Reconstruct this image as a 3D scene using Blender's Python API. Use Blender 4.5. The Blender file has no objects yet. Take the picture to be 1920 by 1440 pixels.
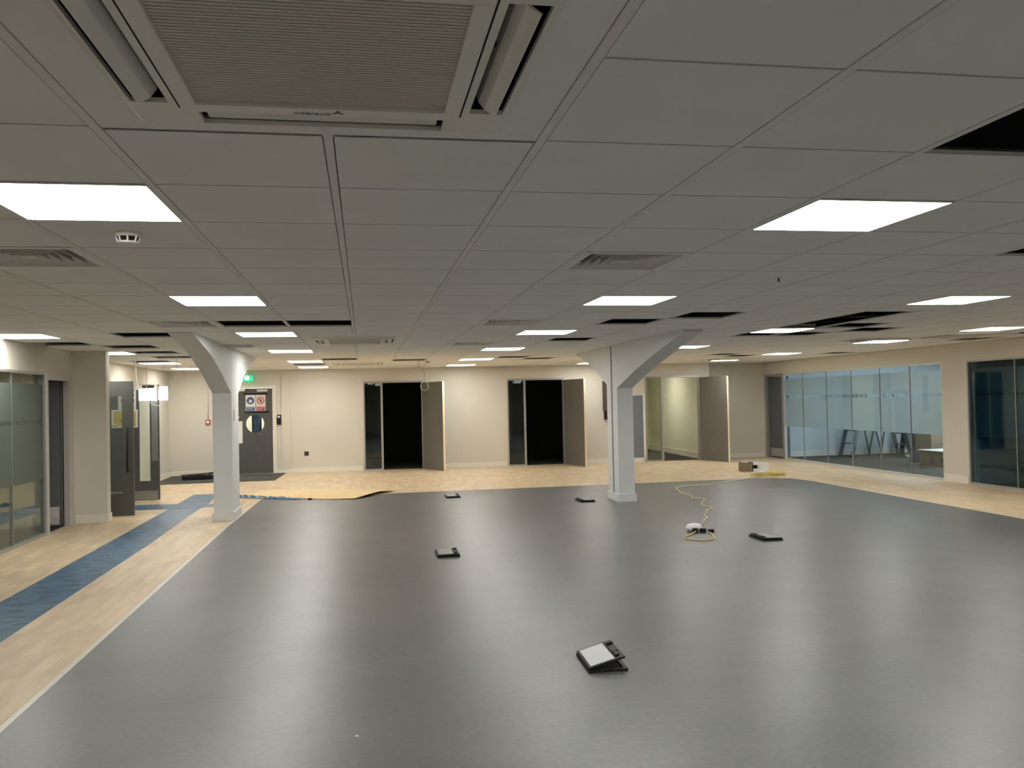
import bpy, bmesh, math, random
from mathutils import Matrix, Vector
random.seed(7)
PI = math.pi
col = bpy.context.scene.collection
sc = bpy.context.scene

# ------------------------------------------------------------------ materials
def mat(name, color, rough=.6, metal=0., spec=.5, noise=0., nscale=8., bump=0., bscale=60., emit=None, estr=0., coat=0.):
    m = bpy.data.materials.new(name); m.use_nodes = True
    nt = m.node_tree; b = nt.nodes['Principled BSDF']
    b.inputs['Base Color'].default_value = (*color, 1)
    b.inputs['Roughness'].default_value = rough
    b.inputs['Metallic'].default_value = metal
    b.inputs['Specular IOR Level'].default_value = spec
    b.inputs['Coat Weight'].default_value = coat
    tc = nt.nodes.new('ShaderNodeTexCoord')
    n = nt.nodes.new('ShaderNodeTexNoise'); n.inputs['Scale'].default_value = nscale; n.inputs['Detail'].default_value = 3
    nt.links.new(tc.outputs['Object'], n.inputs['Vector'])
    mp = nt.nodes.new('ShaderNodeMapRange')
    mp.inputs['From Min'].default_value = .3; mp.inputs['From Max'].default_value = .7
    mp.inputs['To Min'].default_value = 1 - max(noise, .02); mp.inputs['To Max'].default_value = 1 + max(noise, .02)
    nt.links.new(n.outputs['Fac'], mp.inputs['Value'])
    vm = nt.nodes.new('ShaderNodeVectorMath'); vm.operation = 'SCALE'
    vm.inputs[0].default_value = color
    nt.links.new(mp.outputs[0], vm.inputs['Scale'])
    nt.links.new(vm.outputs[0], b.inputs['Base Color'])
    if bump:
        n2 = nt.nodes.new('ShaderNodeTexNoise'); n2.inputs['Scale'].default_value = bscale
        nt.links.new(tc.outputs['Object'], n2.inputs['Vector'])
        bp = nt.nodes.new('ShaderNodeBump'); bp.inputs['Strength'].default_value = bump; bp.inputs['Distance'].default_value = .01
        nt.links.new(n2.outputs['Fac'], bp.inputs['Height']); nt.links.new(bp.outputs[0], b.inputs['Normal'])
    if emit:
        b.inputs['Emission Color'].default_value = (*emit, 1); b.inputs['Emission Strength'].default_value = estr
    return m

M = {}
M['cream'] = mat('cream wall paint', (.655, .612, .52), .75, noise=.03, nscale=1.2, bump=.05)
M['white'] = mat('white column paint', (.70, .715, .70), .6, noise=.02, nscale=2)
M['skirt'] = mat('skirting gloss', (.78, .74, .64), .45)
M['tile'] = mat('mineral ceiling tile', (.88, .875, .85), .9, noise=.03, nscale=2.2, bump=.12, bscale=300)
M['rail'] = mat('ceiling rail enamel', (.84, .83, .79), .6)
M['rowgap'] = mat('tile joint', (.03, .03, .028), .9)
M['slab'] = mat('dark plenum', (.030, .032, .032), .9)
M['duct'] = mat('plenum duct', (.07, .08, .08), .7)
M['plastic'] = mat('white appliance plastic', (.80, .79, .73), .45)
M['grille'] = mat('intake grille plastic', (.66, .64, .58), .6)
M['black'] = mat('black plastic', (.008, .009, .008), .5, spec=.3)
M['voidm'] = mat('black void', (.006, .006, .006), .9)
M['grey_door'] = mat('dark grey door paint', (.085, .085, .08), .5, noise=.05, spec=.35)
M['taupe_door'] = mat('taupe door laminate', (.155, .142, .122), .5, noise=.04)
M['slate'] = mat('slate door laminate', (.10, .105, .12), .5)
M['edge'] = mat('bare timber door edge', (.92, .78, .52), .6, noise=.06, nscale=14)
M['alu'] = mat('satin aluminium', (.40, .40, .38), .4, metal=.6)
M['alu_light'] = mat('light aluminium', (.62, .61, .57), .4, metal=.3)
M['steel'] = mat('brushed steel', (.50, .51, .52), .32, metal=.9, noise=.1, nscale=20)
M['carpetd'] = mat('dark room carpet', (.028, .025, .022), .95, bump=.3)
M['shadewall'] = mat('painted room shade', (.05, .05, .048), .9)  # dark colour paints in the shade of the unlit rooms
M['roomwall'] = mat('cool room paint', (.60, .66, .68), .8)
M['room3wall'] = mat('small room paint', (.80, .77, .62), .8)
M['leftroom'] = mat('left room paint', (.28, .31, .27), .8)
M['navyroom'] = mat('blue grey room paint', (.10, .15, .19), .8)
M['matm'] = mat('dark entrance mat', (.050, .052, .046), .95, noise=.15, nscale=40)
M['card'] = mat('corrugated cardboard', (.78, .58, .30), .8, noise=.04, nscale=3)
M['cardd'] = mat('brown cardboard', (.22, .16, .10), .8, noise=.08)
M['paper'] = mat('white paper', (.80, .80, .78), .7)
M['sheet'] = mat('pale inlay', (.66, .68, .67), .5)
M['inlayg'] = mat('lino inlay', (.30, .30, .29), .5)
M['yellow_paper'] = mat('yellow paper', (.62, .46, .10), .7)
M['blue_ink'] = mat('blue ink', (.04, .09, .22), .6)
M['red_ink'] = mat('red ink', (.38, .04, .04), .6)
M['pinkp'] = mat('pinkish paper', (.75, .62, .60), .7)
M['red'] = mat('red call point plastic', (.45, .08, .05), .5)
M['yellow'] = mat('yellow cable', (.66, .54, .14), .5)
M['palecable'] = mat('pale yellow cable', (.78, .70, .42), .5)
M['wcable'] = mat('white cable', (.62, .58, .48), .5)
M['bluep'] = mat('blue plastic', (.02, .05, .14), .4)
M['blueg'] = mat('crumpled blue film', (.03, .16, .33), .25, noise=.4, nscale=20, bump=.8, bscale=25)
M['bluesleeve'] = mat('blue cloth', (.07, .14, .30), .8, noise=.3, nscale=18)
M['ladder'] = mat('dark aluminium ladder', (.10, .13, .14), .4, metal=.3)
M['trim'] = mat('floor trim strip', (.66, .62, .52), .35, metal=.1)
M['panelgrey'] = mat('blue grey panel', (.17, .19, .22), .5)
M['brownm'] = mat('brown trunking', (.07, .05, .03), .6)
M['light'] = mat('panel diffuser', (.9, .9, .9), .5, emit=(1, .985, .94), estr=17.)
M['light_cool'] = mat('cool panel diffuser', (.9, .9, .9), .5, emit=(.86, .95, 1), estr=20.)
M['light_warm'] = mat('small room diffuser', (.9, .9, .9), .5, emit=(1, .96, .80), estr=16.)
M['light_lobby'] = mat('lobby diffuser', (.9, .9, .9), .5, emit=(1, .98, .9), estr=45.)
M['glare_box'] = mat('glare box glow', (.9, .9, .9), .5, emit=(1, 1, .97), estr=2.6)  # glow stands in for glare on the lobby door
M['green_lit'] = mat('green lit acrylic', (.02, .5, .25), .4, emit=(.02, .55, .25), estr=.9)
M['green_core'] = mat('green sign lamp', (.6, 1, .8), .4, emit=(.65, 1, .8), estr=5.)

def nodes(name):
    m = bpy.data.materials.new(name); m.use_nodes = True
    nt = m.node_tree; nt.nodes.clear()
    out = nt.nodes.new('ShaderNodeOutputMaterial')
    return m, nt, out
def glass(name, tint=(.85, .9, .88), refl=.03, grazing=.30):
    m, nt, out = nodes(name)
    tr = nt.nodes.new('ShaderNodeBsdfTransparent'); tr.inputs[0].default_value = (*tint, 1)
    gl = nt.nodes.new('ShaderNodeBsdfGlossy'); gl.inputs['Roughness'].default_value = .02; gl.inputs[0].default_value = (.9, .95, .92, 1)
    lw = nt.nodes.new('ShaderNodeLayerWeight'); lw.inputs[0].default_value = .35
    mp = nt.nodes.new('ShaderNodeMapRange'); mp.inputs['To Min'].default_value = refl; mp.inputs['To Max'].default_value = grazing
    mx = nt.nodes.new('ShaderNodeMixShader')
    nt.links.new(lw.outputs['Fresnel'], mp.inputs['Value']); nt.links.new(mp.outputs[0], mx.inputs[0])
    nt.links.new(tr.outputs[0], mx.inputs[1]); nt.links.new(gl.outputs[0], mx.inputs[2]); nt.links.new(mx.outputs[0], out.inputs[0])
    return m
M['glass'] = glass('clear partition glass')
M['glass_navy'] = glass('navy partition glass', (.62, .76, .82), .02, .07)
M['glass_right'] = glass('right partition glass', (.86, .90, .90), .02, .11)
M['glass_green'] = glass('green tinted screen glass', (.90, .935, .87), .04, .2)
M['glass_dark'] = glass('screen glass', (.6, .68, .68), .03, .25)
def frosted(name, c_dif, c_tra, mix, zdot, pitch=.076, rad=.026):
    """etched film with a row of clear dots cut in it"""
    m, nt, out = nodes(name)
    df = nt.nodes.new('ShaderNodeBsdfDiffuse'); df.inputs[0].default_value = (*c_dif, 1)
    tl = nt.nodes.new('ShaderNodeBsdfTranslucent'); tl.inputs[0].default_value = (*c_tra, 1)
    tp = nt.nodes.new('ShaderNodeBsdfTransparent'); tp.inputs[0].default_value = (.8, .85, .85, 1)
    gl = nt.nodes.new('ShaderNodeBsdfGlossy'); gl.inputs['Roughness'].default_value = .12; gl.inputs[0].default_value = (.8, .85, .83, 1)
    a = nt.nodes.new('ShaderNodeMixShader'); a.inputs[0].default_value = mix
    nt.links.new(df.outputs[0], a.inputs[1]); nt.links.new(tl.outputs[0], a.inputs[2])
    g = nt.nodes.new('ShaderNodeMixShader'); g.inputs[0].default_value = .05
    nt.links.new(a.outputs[0], g.inputs[1]); nt.links.new(gl.outputs[0], g.inputs[2])
    tc = nt.nodes.new('ShaderNodeTexCoord'); sp = nt.nodes.new('ShaderNodeSeparateXYZ')
    nt.links.new(tc.outputs['Object'], sp.inputs[0])
    def mth(op, x, y=None):
        n = nt.nodes.new('ShaderNodeMath'); n.operation = op
        for i, v in enumerate((x, y)):
            if v is None: continue
            if isinstance(v, (int, float)): n.inputs[i].default_value = v
            else: nt.links.new(v, n.inputs[i])
        return n.outputs[0]
    fr = mth('SUBTRACT', mth('MODULO', mth('ADD', sp.outputs['Y'], 50), pitch), pitch/2)
    dz = mth('SUBTRACT', sp.outputs['Z'], zdot)
    d = mth('SQRT', mth('ADD', mth('MULTIPLY', fr, fr), mth('MULTIPLY', dz, dz)))
    hole = mth('LESS_THAN', d, rad)
    f = nt.nodes.new('ShaderNodeMixShader')
    nt.links.new(hole, f.inputs[0]); nt.links.new(g.outputs[0], f.inputs[1]); nt.links.new(tp.outputs[0], f.inputs[2])
    nt.links.new(f.outputs[0], out.inputs[0])
    return m
M['frost_right'] = frosted('etched film, right room', (.27, .30, .28), (.56, .61, .60), .42, 1.40, .076, .033)
M['frost_navy'] = frosted('etched film, dark room', (.045, .075, .088), (.35, .45, .5), .4, 1.40)
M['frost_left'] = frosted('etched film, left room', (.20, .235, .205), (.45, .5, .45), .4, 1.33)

def lino():
    m = mat('grey lino', (.135, .133, .128), .36, spec=1.)
    nt = m.node_tree; b = nt.nodes['Principled BSDF']
    tc = nt.nodes.new('ShaderNodeTexCoord')
    def nz(s, d=4):
        n = nt.nodes.new('ShaderNodeTexNoise'); n.inputs['Scale'].default_value = s; n.inputs['Detail'].default_value = d
        nt.links.new(tc.outputs['Object'], n.inputs['Vector']); return n.outputs['Fac']
    r = nt.nodes.new('ShaderNodeValToRGB')
    r.color_ramp.elements[0].position = .35; r.color_ramp.elements[0].color = (.092, .095, .095, 1)
    r.color_ramp.elements[1].position = .68; r.color_ramp.elements[1].color = (.142, .142, .137, 1)
    mixn = nt.nodes.new('ShaderNodeMath'); mixn.operation = 'MULTIPLY_ADD'; mixn.inputs[1].default_value = .5
    hm = nt.nodes.new('ShaderNodeMath'); hm.operation = 'MULTIPLY'; hm.inputs[1].default_value = .5
    nt.links.new(nz(1.6), hm.inputs[0]); nt.links.new(nz(28, 6), mixn.inputs[0]); nt.links.new(hm.outputs[0], mixn.inputs[2])
    nt.links.new(mixn.outputs[0], r.inputs[0])
    # scattered pale scuffs
    sn = nt.nodes.new('ShaderNodeTexNoise'); sn.inputs['Scale'].default_value = 3.2; sn.inputs['Detail'].default_value = 8; sn.inputs['Distortion'].default_value = 1.5
    nt.links.new(tc.outputs['Object'], sn.inputs['Vector'])
    s2 = nt.nodes.new('ShaderNodeMapRange'); s2.inputs['From Min'].default_value = .70; s2.inputs['From Max'].default_value = .78; s2.inputs['To Max'].default_value = .35
    nt.links.new(sn.outputs['Fac'], s2.inputs['Value'])
    mx = nt.nodes.new('ShaderNodeMix'); mx.data_type = 'RGBA'
    nt.links.new(s2.outputs[0], mx.inputs[0]); nt.links.new(r.outputs[0], mx.inputs[6]); mx.inputs[7].default_value = (.35, .35, .33, 1)
    nt.links.new(mx.outputs[2], b.inputs['Base Color'])
    rr = nt.nodes.new('ShaderNodeMapRange'); rr.inputs['To Min'].default_value = .34; rr.inputs['To Max'].default_value = .40
    nt.links.new(nz(5, 5), rr.inputs['Value']); nt.links.new(rr.outputs[0], b.inputs['Roughness'])
    return m
M['lino'] = lino()

def wood():
    m = mat('pale beech strip flooring', (.6, .45, .28), .42)
    nt = m.node_tree; b = nt.nodes['Principled BSDF']
    tc = nt.nodes.new('ShaderNodeTexCoord')
    mpg = nt.nodes.new('ShaderNodeMapping'); mpg.inputs['Rotation'].default_value = (0, 0, PI/2)
    nt.links.new(tc.outputs['Object'], mpg.inputs['Vector'])
    br = nt.nodes.new('ShaderNodeTexBrick'); br.inputs['Scale'].default_value = 1
    br.inputs['Brick Width'].default_value = .34; br.inputs['Row Height'].default_value = .085
    br.inputs['Mortar Size'].default_value = .0012; br.offset = .37
    br.inputs['Color1'].default_value = (.59, .45, .28, 1); br.inputs['Color2'].default_value = (.72, .56, .36, 1); br.inputs['Mortar'].default_value = (.50, .37, .22, 1)
    nt.links.new(mpg.outputs[0], br.inputs['Vector'])
    m2 = nt.nodes.new('ShaderNodeMapping'); m2.inputs['Scale'].default_value = (9, 1.6, 2)
    nt.links.new(tc.outputs['Object'], m2.inputs['Vector'])
    n = nt.nodes.new('ShaderNodeTexNoise'); n.inputs['Scale'].default_value = 1.5; n.inputs['Detail'].default_value = 5
    nt.links.new(m2.outputs[0], n.inputs['Vector'])
    mr = nt.nodes.new('ShaderNodeMapRange'); mr.inputs['From Min'].default_value = .3; mr.inputs['From Max'].default_value = .7
    mr.inputs['To Min'].default_value = .90; mr.inputs['To Max'].default_value = 1.08
    nt.links.new(n.outputs['Fac'], mr.inputs['Value'])
    vm = nt.nodes.new('ShaderNodeVectorMath'); vm.operation = 'SCALE'
    nt.links.new(br.outputs['Color'], vm.inputs[0]); nt.links.new(mr.outputs[0], vm.inputs['Scale'])
    nt.links.new(vm.outputs[0], b.inputs['Base Color'])
    return m
M['wood'] = wood()

def film():
    m = mat('blue protective film', (.06, .17, .30), .34, spec=.4)
    nt = m.node_tree; b = nt.nodes['Principled BSDF']
    tc = nt.nodes.new('ShaderNodeTexCoord')
    sp = nt.nodes.new('ShaderNodeSeparateXYZ'); nt.links.new(tc.outputs['Object'], sp.inputs[0])
    def mth(op, x, y=None):
        q = nt.nodes.new('ShaderNodeMath'); q.operation = op
        for i, v in enumerate((x, y)):
            if v is None: continue
            if isinstance(v, (int, float)): q.inputs[i].default_value = v
            else: nt.links.new(v, q.inputs[i])
        return q.outputs[0]
    yy = mth('DIVIDE', mth('ADD', sp.outputs['Y'], 50), .21); row = mth('FLOOR', yy)
    xx = mth('ADD', mth('DIVIDE', mth('ADD', sp.outputs['X'], 50), .25), mth('MULTIPLY', row, .38))
    fx = mth('ABSOLUTE', mth('SUBTRACT', mth('FRACT', xx), .5)); fy = mth('ABSOLUTE', mth('SUBTRACT', mth('FRACT', yy), .5))
    dash = mth('MULTIPLY', mth('LESS_THAN', fx, .20), mth('LESS_THAN', fy, .075))
    n = nt.nodes.new('ShaderNodeTexNoise'); n.inputs['Scale'].default_value = 5; n.inputs['Detail'].default_value = 4; n.inputs['Distortion'].default_value = .8
    nt.links.new(tc.outputs['Object'], n.inputs['Vector'])
    r = nt.nodes.new('ShaderNodeValToRGB')
    r.color_ramp.elements[0].position = .35; r.color_ramp.elements[0].color = (.034, .105, .195, 1)
    r.color_ramp.elements[1].position = .7; r.color_ramp.elements[1].color = (.085, .18, .275, 1)
    nt.links.new(n.outputs['Fac'], r.inputs[0])
    mx = nt.nodes.new('ShaderNodeMix'); mx.data_type = 'RGBA'
    f = nt.nodes.new('ShaderNodeMath'); f.operation = 'MULTIPLY'; f.inputs[1].default_value = .92
    nt.links.new(dash, f.inputs[0])
    nt.links.new(f.outputs[0], mx.inputs[0]); nt.links.new(r.outputs[0], mx.inputs[6]); mx.inputs[7].default_value = (.004, .012, .03, 1)
    nt.links.new(mx.outputs[2], b.inputs['Base Color'])
    n3 = nt.nodes.new('ShaderNodeTexNoise'); n3.inputs['Scale'].default_value = 7; n3.inputs['Distortion'].default_value = 2
    nt.links.new(tc.outputs['Object'], n3.inputs['Vector'])
    bp = nt.nodes.new('ShaderNodeBump'); bp.inputs['Strength'].default_value = .32; bp.inputs['Distance'].default_value = .02
    nt.links.new(n3.outputs['Fac'], bp.inputs['Height']); nt.links.new(bp.outputs[0], b.inputs['Normal'])
    return m
M['film'] = film()

# ------------------------------------------------------------------ mesh helpers
class MB:
    def __init__(s, T=None): s.v = []; s.f = []; s.T = T
    def add(s, vs, fs):
        o = len(s.v)
        for p in vs:
            p = Vector(p); s.v.append(tuple(s.T @ p) if s.T else tuple(p))
        s.f += [tuple(o+i for i in f) for f in fs]; return s
    def box(s, x0, x1, y0, y1, z0, z1):
        return s.add([(x0,y0,z0),(x1,y0,z0),(x1,y1,z0),(x0,y1,z0),(x0,y0,z1),(x1,y0,z1),(x1,y1,z1),(x0,y1,z1)],
                     [(0,3,2,1),(4,5,6,7),(0,1,5,4),(1,2,6,5),(2,3,7,6),(3,0,4,7)])
    def bar(s, a, b, w, h=None):
        """rectangular bar between two points"""
        a = Vector(a); b = Vector(b); h = h or w; d = (b-a).normalized()
        up = Vector((0,0,1)) if abs(d.z) < .95 else Vector((0,1,0))
        r = d.cross(up).normalized()*w/2; u = r.cross(d).normalized()*h/2
        return s.add([a-r-u, a+r-u, a+r+u, a-r+u, b-r-u, b+r-u, b+r+u, b-r+u],
                     [(0,3,2,1),(4,5,6,7),(0,1,5,4),(1,2,6,5),(2,3,7,6),(3,0,4,7)])
    def prism(s, pts, z0, z1, axis='z'):
        """extruded polygon; axis = extrusion axis"""
        n = len(pts)
        def P(p, z): return {'z': (p[0],p[1],z), 'x': (z,p[0],p[1]), 'y': (p[0],z,p[1])}[axis]
        return s.add([P(p,z0) for p in pts]+[P(p,z1) for p in pts],
                     [tuple(range(n))[::-1], tuple(range(n,2*n))]+[(i,(i+1)%n,n+(i+1)%n,n+i) for i in range(n)])
    def lathe(s, prof, c, n=24, axis='z'):
        vs = []; fs = []
        for r, z in prof:
            for k in range(n):
                a = 2*PI*k/n; q = (r*math.cos(a), r*math.sin(a))
                vs.append({'z': (c[0]+q[0], c[1]+q[1], c[2]+z), 'y': (c[0]+q[0], c[1]+z, c[2]+q[1]), 'x': (c[0]+z, c[1]+q[0], c[2]+q[1])}[axis])
        for i in range(len(prof)-1):
            for k in range(n):
                fs.append((i*n+k, i*n+(k+1)%n, (i+1)*n+(k+1)%n, (i+1)*n+k))
        fs.append(tuple(range(n))[::-1]); fs.append(tuple((len(prof)-1)*n+k for k in range(n)))
        return s.add(vs, fs)
    def tube(s, pts, r, n=8, smooth=4):
        P = [Vector(p) for p in pts]
        if smooth > 1 and len(P) > 2:
            Q = []
            for i in range(len(P)-1):
                p0 = P[max(i-1,0)]; p1 = P[i]; p2 = P[i+1]; p3 = P[min(i+2,len(P)-1)]
                for k in range(smooth):
                    t = k/smooth
                    Q.append(.5*((2*p1)+(p2-p0)*t+(2*p0-5*p1+4*p2-p3)*t*t+(3*p1-p0-3*p2+p3)*t**3))
            P = Q+[P[-1]]
        vs = []; fs = []; pr = None
        for i, p in enumerate(P):
            d = (P[min(i+1,len(P)-1)]-P[max(i-1,0)]).normalized()
            if pr is None: pr = d.orthogonal().normalized()
            else: pr = (pr-d*pr.dot(d)).normalized()
            q = d.cross(pr)
            vs += [p+(pr*math.cos(2*PI*k/n)+q*math.sin(2*PI*k/n))*r for k in range(n)]
        for i in range(len(P)-1):
            for k in range(n): fs.append((i*n+k, i*n+(k+1)%n, (i+1)*n+(k+1)%n, (i+1)*n+k))
        fs.append(tuple(range(n))[::-1]); fs.append(tuple((len(P)-1)*n+k for k in range(n)))
        return s.add(vs, fs)
    def ringbox(s, x0, x1, y0, y1, w, z0, z1):
        """square frame of width w"""
        s.box(x0,x1,y0,y0+w,z0,z1); s.box(x0,x1,y1-w,y1,z0,z1)
        s.box(x0,x0+w,y0+w,y1-w,z0,z1); return s.box(x1-w,x1,y0+w,y1-w,z0,z1)
    def build(s, name, m, parent=None, bevel=0, smooth=False, seg=2):
        me = bpy.data.meshes.new(name)
        off = Vector(parent.matrix_world.translation) if (parent and s.T is None and parent.get('_w')) else None
        vs = [tuple(Vector(v)-off) for v in s.v] if off is not None else s.v
        me.from_pydata(vs, [], s.f)
        bm = bmesh.new(); bm.from_mesh(me); bmesh.ops.recalc_face_normals(bm, faces=bm.faces); bm.to_mesh(me); bm.free()
        me.materials.append(M[m])
        if smooth: me.shade_smooth()
        o = bpy.data.objects.new(name, me); col.objects.link(o)
        if parent: o.parent = parent
        if bevel:
            b = o.modifiers.new('bevel', 'BEVEL'); b.width = bevel; b.segments = seg; b.limit_method = 'ANGLE'
        return o

def tag(o, label=None, cat=None, group=None, kind=None):
    if label: o['label'] = label
    if cat: o['category'] = cat
    if group: o['group'] = group
    if kind: o['kind'] = kind
    return o
def empty(name, loc=(0,0,0), rz=0, label=None, cat=None, group=None, kind=None):
    o = bpy.data.objects.new(name, None); col.objects.link(o); o.empty_display_size = .1
    o.location = loc; o.rotation_euler = (0,0,rz)
    return tag(o, label, cat, group, kind)
def dup(root, loc, label, group=None, rz=None):
    r = root.copy(); col.objects.link(r); r.location = loc; r['label'] = label
    if rz is not None: r.rotation_euler = (0,0,rz)
    if group: r['group'] = group
    for ch in root.children:
        c = ch.copy(); col.objects.link(c); c.parent = r
        for g in ch.children:
            d = g.copy(); col.objects.link(d); d.parent = c
    return r
def struct(name, mb, m, label, cat, parent=None, **k):
    o = mb.build(name, m, parent, **k)
    if not parent: tag(o, label, cat, kind='structure')
    return o

# ------------------------------------------------------------------ dimensions
ZC = 2.2112                       # ceiling height
def gx(i): return -.084 + (.6*i if i <= 4 else 2.4+.56*(i-4))
def gy(j): return 2.383 + .6*j
XL, XR, YB = -3.67, 9.3, 18.79    # left glazing, right wall, back wall
TH = math.atan(-.047)
TB = Matrix.Translation((0, YB, 0)) @ Matrix.Rotation(TH, 4, 'Z')   # frame of the back wall: x along it, y into it
YF = -2.42                        # wall behind the camera

# ------------------------------------------------------------------ floor
struct('floor', MB().box(-8, 15, YF-.2, 24, -.1, 0), 'wood', 'pale beech strip floor around the grey area', 'floor')
lino_pts = [(-1.68, YF), (-1.66, 10.9), (-1.60, 13.88), (4.0, 13.95), (6.9, 14.02), (7.30, 13.75), (7.36, 13.2), (7.32, 10.6), (7.26, YF)]
struct('floor_lino', MB().prism(lino_pts, 0, .003), 'lino', 'large smooth grey lino area in the middle of the room, reflecting the lights', 'floor')
def strip(pts, w, z0, z1):
    mb = MB()
    for a, b in zip(pts, pts[1:]):
        a = Vector((*a, 0)); b = Vector((*b, 0)); d = (b-a).normalized(); r = Vector((d.y, -d.x, 0))*w/2; e = d*w*.1
        mb.add([a-r-e+Vector((0,0,z0)), a+r-e+Vector((0,0,z0)), b+r+e+Vector((0,0,z0)), b-r+e+Vector((0,0,z0)),
                a-r-e+Vector((0,0,z1)), a+r-e+Vector((0,0,z1)), b+r+e+Vector((0,0,z1)), b-r+e+Vector((0,0,z1))],
               [(0,3,2,1),(4,5,6,7),(0,1,5,4),(1,2,6,5),(2,3,7,6),(3,0,4,7)])
    return mb
struct('trim_1', strip(lino_pts[0:3], .035, .0005, .005), 'trim', 'pale metal strip along the left edge of the grey floor', 'floor trim')
struct('trim_2', strip(lino_pts[2:5], .035, .0005, .005), 'trim', 'pale metal strip along the far edge of the grey floor', 'floor trim')
struct('trim_3', strip(lino_pts[4:9], .022, .0005, .005), 'trim', 'thin strip along the right edge of the grey floor', 'floor trim')
struct('floor_carpet', MB().box(XR+.06, 14.4, 4, 18.75, 0, .004), 'carpetd', 'dark carpet in the glazed room on the right', 'carpet')
struct('floor_carpet', MB(TB).box(-1.2, 7.9, .12, 4.6, 0, .004), 'carpetd', 'dark carpet in the rooms behind the back wall', 'carpet')
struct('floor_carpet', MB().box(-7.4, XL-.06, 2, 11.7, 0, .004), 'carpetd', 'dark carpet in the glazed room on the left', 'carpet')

# ------------------------------------------------------------------ ceiling
lights = [(-2,r) for r in (-4,1,6,11,16,21,25)] + [(-6,r) for r in (11,16,21,25)] + [(3,r) for r in (-4,1,6,11,16,20.5,25)] \
       + [(8,r) for r in (-4,1,6,11,15.5,25)] + [(13,r) for r in (1,6,10.5,20,24)]
lights = [(c, int(math.floor(r+.5))) for c, r in lights]
susp = (13, 15)
vents = [(2,3),(-3,3),(2,9),(2,14),(-3,9),(-3,14)]
holes = [(3,-1),(-2,9),(-1,9),(-4,11),(-6,13),(-5,14),(-5,16),(-5,18),(-6,20),(4,9),(5,8),(4,13),(8,12),(9,12),(8,10),
         (8,8),(8,9),(9,10),(10,11),(12,14),(15,14),(15,12),(15,20),(6,2),(8,18),(9,22),(11,20),(12,21),(4,20),(5,21),(5,27),(-1,20),(-2,23),(1,21),(-4,-8)]
cass = [(-1,-2),(-1,12),(-1,22),(13,12),(12,22)]
cells_c = {(a+i, b+j) for a, b in cass for i in (0,1) for j in (0,1)}
skip = set(lights)|set(vents)|set(holes)|cells_c
J0, J1 = -8, 28
def in_room(i, j):
    x = (gx(i)+gx(i+1))/2; y = gy(j)+.3
    if x > XR+.05: return False
    if y > 12.1: return x > -4.3
    return x > XL-.3
tm = MB(); jm = MB(); I0, I1 = -8, 17
for i in range(I0, I1):
    for j in range(J0, J1):
        if not in_room(i, j) or (i, j) in skip: continue
        x0, x1 = max(gx(i), -4.06 if gy(j) > 11.9 else XL+.0), min(gx(i+1), XR)
        if x1-x0 < .03: continue
        tm.box(x0+.0165, x1-.0165, gy(j)+.006, gy(j+1)-.006, ZC, ZC+.014)
ceil = struct('ceiling', tm, 'tile', 'suspended ceiling of grey-white mineral tiles with several tiles missing', 'ceiling')
for j in range(J0+1, J1):
    jm.box((-4.06 if gy(j) > 11.9 else XL)+.02, XR-.02, gy(j)-.010, gy(j)+.010, ZC+.0142, ZC+.02)
for c in cells_c: pass
jm.build('tile_joint', 'rowgap', ceil)
for i in range(I0, I1+1):
    x = gx(i)
    if x < -4.05 or x > XR-.02: continue
    y0 = 12.1 if x < XL+.05 else YF+.02
    segs = [(y0, YB-.047*x-.02)]
    for a, b in cass:
        if a+1 == i:
            ns = []
            for s0, s1 in segs:
                c0, c1 = gy(b)+.12, gy(b+2)-.12
                if s0 < c0 < s1: ns.append((s0, c0))
                if s0 < c1 < s1: ns.append((c1, s1))
                if not (s0 < c0 < s1) and not (s0 < c1 < s1): ns.append((s0, s1))
            segs = ns
    mb = MB()
    for s0, s1 in segs: mb.box(x-.013, x+.013, s0, s1, ZC-.0015, ZC+.012)
    mb.build('ceiling_rail', 'rail', ceil)
struct('ceiling_slab', MB().box(-7.5, 14.5, YF-.2, 23.6, ZC+.62, ZC+.72), 'slab', 'dark structural slab seen through the missing tiles', 'slab')
pm = MB()
for y in (1.2, 4.6, 7.9, 10.4, 13.1, 16.4): pm.box(XL+.1, XR-.1, y, y+.32, ZC+.28, ZC+.5)
struct('ceiling_duct', pm, 'duct', 'dark ducts running above the ceiling tiles', 'duct')

# ------------------------------------------------------------------ light panels
def make_panel(m='light', sx=.6):
    r = empty('ceiling_light', (0,0,0))
    h = sx/2
    MB().ringbox(-h+.008, h-.008, -.292, .292, .010, -.004, .012).build('frame', 'rail', r)
    MB().box(-h+.018, h-.018, -.282, .282, -.003, .006).build('diffuser', m, r)
    MB().box(-h+.010, h-.010, -.290, .290, .0065, .05).build('housing', 'plastic', r)
    return r
proto = None
runs = {-6: 'the left walkway run', -2: 'the run left of the air conditioner',
        3: 'the run right of the air conditioner', 8: 'the run beyond the right column', 13: 'the run by the right glass wall'}
ordn = ['nearest', 'second nearest', 'third nearest', 'fourth nearest', 'fifth nearest', 'sixth nearest', 'seventh nearest']
vis0 = {-6: 11, -2: 1, 3: 1, 8: 6, 13: 10}
count = {k: 0 for k in runs}
protos = {}
for c, r in sorted(lights, key=lambda t: (t[0], t[1])):
    sx = .6 if c < 4 else .56
    if r < vis0[c]: lab = 'white square light panel in the ceiling behind the view'; grp = 'ceiling lights out of view'
    else:
        lab = 'glowing square ceiling light, %s in %s' % (ordn[count[c]], runs[c]); grp = 'square ceiling light panels'; count[c] += 1
    loc = ((gx(c)+gx(c+1))/2, gy(r)+.3, ZC)
    if sx not in protos:
        p = make_panel(sx=sx); protos[sx] = p; p.location = loc; tag(p, lab, 'ceiling light', grp)
    else: dup(protos[sx], loc, lab, grp)
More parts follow.
